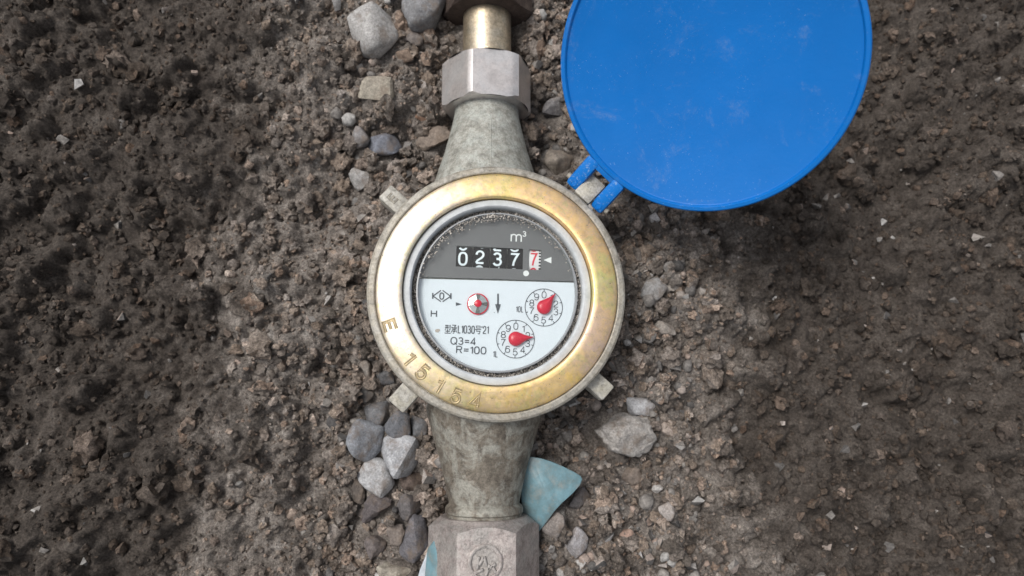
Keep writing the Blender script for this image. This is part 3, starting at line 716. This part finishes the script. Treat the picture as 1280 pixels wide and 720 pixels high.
# printed marks
def print_text(body, px, py, w, h, sw=1.25, mat='print_dark', z=0.55, name='printed_text', gap=0.24):
    c = fp(px, py, ZF + z); bm = font_bm(body, w * KF, h * KF) if body in '型承号' else text_bm(body, w * KF, h * KF, sw, gap=gap)
    sub(name, bm_mesh(bm, Matrix.Translation(c) @ rotT), mat, None)
def poly_mark(pts, mat, z=0.55, name='printed_mark', local=None):
    bm = bmesh.new()
    for poly in pts:
        f = bm.faces.new([bm.verts.new(fp(x_, y_, ZF + z)) for x_, y_ in poly])
    sub(name, bm, mat, None)
def stroke(x1, y1, x2, y2, w):
    dx, dy = x2 - x1, y2 - y1; L = math.hypot(dx, dy); nx, ny = -dy / L * w / 2, dx / L * w / 2
    return [(x1 + nx, y1 + ny), (x2 + nx, y2 + ny), (x2 - nx, y2 - ny), (x1 - nx, y1 - ny)]
ZP = 1.7
print_text('m', 645.3, 297.6, 14.4, 10.8, 1.7, 'print_white', ZP); print_text('3', 655.4, 292.4, 5.0, 7.4, 1.25, 'print_white', ZP)
poly_mark([[(679.5, 325), (689.2, 321.2), (689.2, 329.2)]], 'print_white', ZP, 'index_arrow')
poly_mark([[(657.6 + 3.6 * math.cos(a * math.pi / 12), 341.7 + 3.6 * math.sin(a * math.pi / 12)) for a in range(24)]], 'print_white', ZP, 'decimal_point')
# conformity mark: two bars, four chevron strokes and a narrow 0
cm = (552.2, 370.2)
poly_mark([stroke(540.9, 366.2, 540.9, 373.6, 1.7), stroke(563.6, 366.6, 563.6, 374, 1.7),
           stroke(541.6, 369.8, 551.2, 362.9, 1.35), stroke(541.6, 370.2, 551.0, 376.9, 1.35),
           stroke(563.0, 370.2, 553.2, 362.9, 1.35), stroke(563.0, 370.6, 553.2, 377.0, 1.35)], 'print_dark', 0.5, 'conformity_mark')
print_text('0', 552.2, 370.1, 6.2, 9.2, 1.5)
print_text('H', 542.3, 392, 7.8, 9.0, 1.35)
print_text('型', 559.7, 411.3, 7.6, 11.0); print_text('承', 567.6, 411.5, 7.6, 11.0)
print_text("L1030", 582.9, 411.9, 21.0, 10.2, 1.15); print_text('号', 597.7, 412.4, 7.4, 10.6); print_text("'21", 606.3, 412.4, 9.2, 10.2, 1.15)
print_text('Q3=4', 579.0, 426.4, 31.5, 9.6, 1.3)
print_text('R=100', 589.0, 437.6, 37, 9.6, 1.3)
print_text('1L', 619.2, 442.6, 6.2, 8.0, 0.95, gap=0.34); print_text('10L', 649.6, 386.6, 9.4, 7.8, 0.85, gap=0.32)
poly_mark([[(569.8, 377.8), (569.8, 382.2), (577.2, 380.2)]], 'print_dark', 0.55, 'index_arrow')
poly_mark([stroke(622.5, 367, 622.4, 381.5, 2.1), [(618.9, 380.2), (626.0, 380.4), (622.3, 392.6)]], 'print_dark', 0.55, 'flow_arrow')
poly_mark([[(617.4, 390.2), (618.3, 390.2), (618.3, 391.0), (617.4, 391.0)]], 'print_dark', 0.55)
poly_mark([[(543.8, 412.4), (546, 411.2), (549.6, 411.4), (550.2, 413.6), (547.4, 415.6), (544.4, 415)]], 'stain_brown', 0.5, 'stain')
def small_dial(px, py, ptr):
    c = fp(px, py, ZF + 0.5); r = 23.8 * KF
    bm = lathe([(r - 0.75, 0), (r + 0.1, 0), (r + 0.1, 0.15), (r - 0.75, 0.15)], 72, Matrix.Translation(c))
    for k in range(10):
        a = math.pi / 2 - 2 * math.pi * k / 10 + R_(TILT) - math.pi / 10 * 0
        for rr0 in (r - 3.0,):
            F = Matrix.Translation(c) @ Matrix.Rotation(a, 4, 'Z') @ Matrix.Translation((r - 1.7, 0, 0.1))
            join_bm(bm, box_bm(2.6, 0.9, 0.2, F, 0))
    sub('dial_circle', bm, 'print_dark', None)
    for k in range(10):
        a = math.pi / 2 - 2 * math.pi * k / 10 + R_(TILT); q = c + Vector((math.cos(a), math.sin(a), 0)) * (16.0 * KF)
        tb = text_bm(str(k), (3.2 if k == 1 else 6.2) * KF, 8.8 * KF, 0.95)
        sub('dial_numeral', bm_mesh(tb, Matrix.Translation((q.x, q.y, ZF + 0.55)) @ rotT), 'print_dark', None)
    # teardrop pointer, domed, on a short shaft
    bm = bmesh.new(); out = []; R0 = 9.0 * KF; L = 22.3 * KF; tip = math.acos(R0 / L) * 0.92
    ring_pts = [(R0 * math.cos(b), R0 * math.sin(b)) for b in np.linspace(tip, 2 * math.pi - tip, 26)]
    prof = ring_pts + [(L * 0.55, -R0 * 0.40), (L * 0.8, -R0 * 0.17), (L, -0.35), (L, 0.35), (L * 0.8, R0 * 0.17), (L * 0.55, R0 * 0.40)]
    zs = [(1.0, 3.0), (1.0, 4.6), (0.86, 6.6), (0.55, 7.8), (0.2, 8.2)]
    rows = [[bm.verts.new((x_ * k_, y_ * k_, z_)) for x_, y_ in prof] for k_, z_ in zs]
    m_ = len(prof)
    for A_, B_ in zip(rows[:-1], rows[1:]):
        for i in range(m_): bm.faces.new((A_[i], A_[(i + 1) % m_], B_[(i + 1) % m_], B_[i]))
    bm.faces.new(rows[-1]); bm.faces.new(rows[0][::-1])
    a = R_(90 - ptr)
    bmesh.ops.transform(bm, matrix=Matrix.Translation((c.x, c.y, ZF)) @ Matrix.Rotation(a, 4, 'Z'), verts=bm.verts)
    join_bm(bm, lathe([(0, 0.4), (3, 0.4), (3, 3.5), (0, 3.5)], 16, Matrix.Translation((c.x, c.y, ZF)), closed=False))
    sub('pointer', bm, 'pointer_red', 50)
    o = bpy.context.scene.objects
small_dial(679.7, 384.3, 40.0); small_dial(644.3, 423.8, 84.0)
# flow star: faceted silver disc with a red rim and hub
c = fp(597.2, 380.3, ZF)
sub('star_wheel_base', lathe([(0, 0.6), (13.4 * KF, 0.6), (13.4 * KF, 2.2), (0, 2.2)], 40, Matrix.Translation(c), closed=False), 'pointer_red')
bm = bmesh.new(); N_ = 8; rows = []; rin, ro = 5.2, 12.6
angs = [90 + 45 * i + (9 if i % 2 else -9) for i in range(8)]
inner = []; outer_ = []
for i in range(8):
    w = 13 if i % 2 == 0 else 30
    cen = 90 + 45 * i
    a0 = cen - (14 if i % 2 == 0 else 31); a1 = cen + (14 if i % 2 == 0 else 31)
    zt = 0.0 if i % 2 == 0 else 0.0
    q = [Vector((ro * math.cos(R_(b)), ro * math.sin(R_(b)), 3.4 + (0.9 if i % 2 else -0.9) * (1 if b == a0 else -1) * 0.6)) for b in (a0, a1)]
    p = [Vector((rin * math.cos(R_(b)), rin * math.sin(R_(b)), 6.0)) for b in (a0, a1)]
    f_ = bm.faces.new([bm.verts.new(v) for v in (p[0], q[0], q[1], p[1])]); f_.material_index = 1 if i % 2 == 0 else 0
bmesh.ops.transform(bm, matrix=Matrix.Translation(c) @ Matrix.Rotation(R_(-2), 4, 'Z'), verts=bm.verts)
join_bm(bm, lathe([(0, 2.4), (12.0, 2.4), (12.0, 2.7), (4.4, 4.6), (0, 4.6)], 32, Matrix.Translation(c), closed=False))
sub('star_wheel', bm, ['star_silver', 'star_grey'], 10)
sub('star_wheel_hub', lathe([(0, 6.8), (4.7, 6.8), (4.7, 8.0), (3.4, 8.8), (0, 9.0)], 24, Matrix.Translation(c), closed=False), 'pointer_red', 40)
# clear window and its edge
sub('glass_rim', lathe([(102.6, -13.4), (100.8, -13.0), (100.2, -14.2), (100.4, -22), (102.6, -22)], 128), 'glass_edge', 40)
sub('window_glass', lathe([(0, -13.6), (100.6, -13.6), (100.6, -14.4), (0, -14.4)], 96, closed=False), 'clear_glass', 30)

# square seal lugs under the collar
for px, py, ang, ln, w, lab in ((493, 250, 134, 26, 24, 'E'), (506, 495, 228, 30, 26, None), (748, 481, -42, 30, 24, None)):
    p = at(px, py, -30); a = math.atan2(p.y, p.x)
    F = Matrix.Translation((p.x, p.y, -40)) @ Matrix.Rotation(a, 4, 'Z')
    lg = link('seal_lug', bm_mesh(box_bm(34, w, 26, F, 2.6)), 'lug_metal', METER, 40)
    if lab:
        lg['label'] = 'square metal lug stamped E'
        tb = text_bm('E', 10, 13, 2.2, 0.7)
        link('stamped_character', bm_mesh(tb, Matrix.Translation((p.x - 2, p.y + 2, -26.6)) @ Matrix.Rotation(a - math.pi / 2, 4, 'Z')), ['lug_metal', 'collar_metal'], lg, 60)

# hinge bracket and open lid
HZ = at(732, 244, -15); AZL, EL, RL, GAP = R_(46), R_(40), 175.0, 42.0
dirv = Vector((math.cos(AZL) * math.cos(EL), math.sin(AZL) * math.cos(EL), math.sin(EL)))
side = Vector((-math.sin(AZL), math.cos(AZL), 0)); nrm = dirv.cross(side).normalized()
if nrm.z < 0: nrm = -nrm
flat = Vector((math.cos(AZL), math.sin(AZL), 0))
hb = at(737, 237, -12)
link('hinge_bracket', bm_mesh(box_bm(34, 25, 20, frame_from(Vector((hb.x, hb.y, -17)), flat, side, Vector((0, 0, 1))), 1.8)), 'lug_metal', METER, 40)
LC = HZ + dirv * (RL + GAP)
LF = frame_from(LC, dirv, side, nrm) if dirv.cross(side).dot(nrm) > 0 else frame_from(LC, dirv, -side, nrm)
lid = lathe([(0, 0), (RL - 9, 0), (RL - 7.5, 0.8), (RL - 6.6, 3.2), (RL - 5.4, 4.4), (RL - 1.5, 4.4), (RL, 3.0), (RL, -9), (RL - 4, -13), (RL - 20, -16), (0, -18)], 192, LF, closed=False)
LID = link('lid', bm_mesh(lid), 'blue_plastic', METER, 35)
LID['label'] = 'round blue plastic lid standing open on its hinge'
for sgn in (1, -1):
    # lug reaches from the lid edge back to the pivot
    F = LF @ Matrix.Translation((-RL - GAP / 2 - 1, sgn * 22.0, -4)) 
    lg = link('hinge_lug', bm_mesh(box_bm(GAP + 8, 19, 18, F, 4.5)), 'blue_lug_plastic', LID, 40)
    pin = lathe([(0, 0), (4.6, 0), (4.6, 0.9), (3.4, 1.1), (3.2, 0.5), (0, 0.5)], 24, LF @ Matrix.Translation((-RL - GAP + 3, sgn * 22.0, 4.8)), closed=False)
    link('pin_boss', bm_mesh(pin), 'blue_lug_plastic', lg, 40)
cross = box_bm(9, 34, 16, LF @ Matrix.Translation((-RL - 2, 0, -5)), 1.5)
link('hinge_web', bm_mesh(cross), 'blue_plastic', LID, 40)
pinb = lathe([(0, -36), (4, -36), (4, 36), (0, 36)], 20, frame_from(LF @ Vector((-RL - GAP + 3, 0, -3)), Vector((0, 0, 1)), Vector((0, 0, 1)).cross(side) * -1, side), closed=False)
link('hinge_pin', bm_mesh(pinb), 'collar_metal', METER, 40)

# ------------------------------------------------------------------ pipe fittings (each screws off: own things)
def fitting(name, bm, mat, label, cat, sharp=28):
    o = link(name, bm_mesh(bm), mat, None, sharp); tag(o, label, cat); return o
fitting('union_nut', hex_nut(67, 46, 68, 60.5, 38, pipe_frame(278, 1)), 'plated_nut', 'smooth plated hexagon nut on the upper pipe neck', 'nut')
NUT2 = fitting('union_nut', hex_nut(74, 49.8, 98, 57, 30, pipe_frame(-286, -1), tn=0.8), 'rough_nut', 'rough pinkish cast hexagon nut with round emblem below the lower neck', 'nut')
fitting('brass_tube', lathe([(0, 330), (35.5, 330), (35.5, 452), (0, 452)], 64, pipe_frame(0, 1), closed=False), 'tube_brass', 'shiny brass tube above the upper nut', 'pipe')
fitting('pipe_coupling', hex_nut(68, 36, 70, 58, 20, pipe_frame(426, 1)), 'dark_nut', 'dark brown coupling at the top edge, around the brass tube', 'coupling')
fitting('supply_pipe', lathe([(0, -375), (38, -375), (38, -690), (0, -690)], 48, pipe_frame(0, 1), closed=False), 'dark_nut', 'dark pipe running down from the cast nut out of the picture', 'pipe')
# raised emblem on the cast nut: a ring with worn strokes inside
topz = AXZ + 74 * math.cos(R_(30))
ep = at(606.5, 703, topz + 0.3)
EF = Matrix.Translation((ep.x, ep.y, topz))
em = lathe([(21.0, -0.6), (21.4, 2.2), (19.6, 3.2), (17.4, 2.4), (17.0, -0.6)], 56, EF)
for ox_, oy_, ln, rot in ((-9, 0, 15, 84), (-4.5, 2, 12, 60), (0, 1, 13, 106), (8, -5, 12, 35), (3, -9, 14, 70), (11, -9, 12, 120), (-8, -10, 12, 20)):
    join_bm(em, box_bm(ln, 3.6, 5.8, EF @ Matrix.Translation((ox_, oy_, 0)) @ Matrix.Rotation(R_(rot), 4, 'Z'), 0.7))
link('emblem', bm_mesh(em), 'rough_nut', NUT2, 50)

# ------------------------------------------------------------------ teal shards
def shard(name, poly, z0, mat, label, th, tilt):
    pts = [at(x_, y_, z0) for x_, y_ in poly]; c = sum(pts, Vector()) / len(pts)
    loc = [(p.x - c.x, p.y - c.y) for p in pts]
    bm = prism_bm(loc, -th / 2, th / 2, None, 1.2)
    bmesh.ops.triangulate(bm, faces=[f for f in bm.faces if len(f.verts) > 4])
    bmesh.ops.subdivide_edges(bm, edges=[e for e in bm.edges if e.calc_length() > 8], cuts=3)
    for v in bm.verts: v.co.z += -0.0042 * ((v.co.x * 0.75 + v.co.y * 0.66) ** 2) - 0.001 * (v.co.x ** 2 + v.co.y ** 2) + tilt[0] * v.co.x + tilt[1] * v.co.y + 0.8 * noise.noise(v.co * 0.08)
    o = link(name, bm_mesh(bm), mat, None, 40, origin=c); tag(o, label, 'shard'); return o
shard('plastic_shard', [(650, 573), (664, 571), (677, 573), (690, 577), (704, 583), (718, 590), (726, 595), (728, 599), (725, 606), (715, 617), (703, 628), (693, 640), (684, 655), (676, 668), (655, 655)], -95, 'teal_shard', 'dusty teal curved shard lying right of the lower neck', 5, (0.12, 0.05))
shard('plastic_shard', [(534, 688), (543, 675), (549, 690), (552, 740), (529, 740)], -86, 'teal_shard', 'teal sliver against the left side of the lower nut', 4, (1.1, 0.0))
shard('plastic_shard', [(534, 690), (539, 686), (541, 740), (517, 740), (525, 712)], -118, 'pale_shard', 'pale whitish shard at the bottom edge, left of the teal sliver', 5, (0.05, 0.0))

# ------------------------------------------------------------------ sand caught round the window
grains = []
sg = lump(77, 1, 0.4); pv = np.array([v.co[:] for v in sg.verts]); pf = np.array([[v.index for v in f.verts] for f in sg.faces]); VV, FF, off = [], [], 0
for i in range(4200):
    a = rng.uniform(0, 2 * math.pi)
    u_ = rng.random()
    if u_ < 0.80:
        rr = rng.uniform(103, 108.3); z = -23.4 + rng.uniform(0, 3)
    elif u_ < 0.92:
        a = rng.normal(R_(105), 0.6); rr = rng.uniform(98, 101.5) - abs(rng.normal(0, 4)); z = -13.0
        if math.sin(a) < 0.1: continue
    else:
        rr = rng.uniform(121, 160); z = bez_z(rr) if rr < 151 else -4.8
        if rng.random() < 0.5: continue
    s = rng.uniform(0.35, 1.15) * (0.6 if rr > 121 else 1)
    VV.append(pv * s + np.array([rr * math.cos(a), rr * math.sin(a), z + s * 0.4])); FF.append(pf + off); off += len(pv)
V = np.concatenate(VV); F = np.concatenate(FF)
me = pyd(V.tolist(), F.tolist())
t = NT('sand'); geo = t.n('ShaderNodeNewGeometry')
M['sand'] = t.fin(t.ramp(geo.outputs['Random Per Island'], [(0, (0.10, 0.095, 0.09)), (0.4, (0.24, 0.225, 0.205)), (0.75, (0.38, 0.34, 0.30)), (1, (0.62, 0.58, 0.52))]), 0.9)
tag(link('sand_grit', me, 'sand', None, 60), 'sand grit caught around the rim of the meter window', 'sand', kind='stuff')
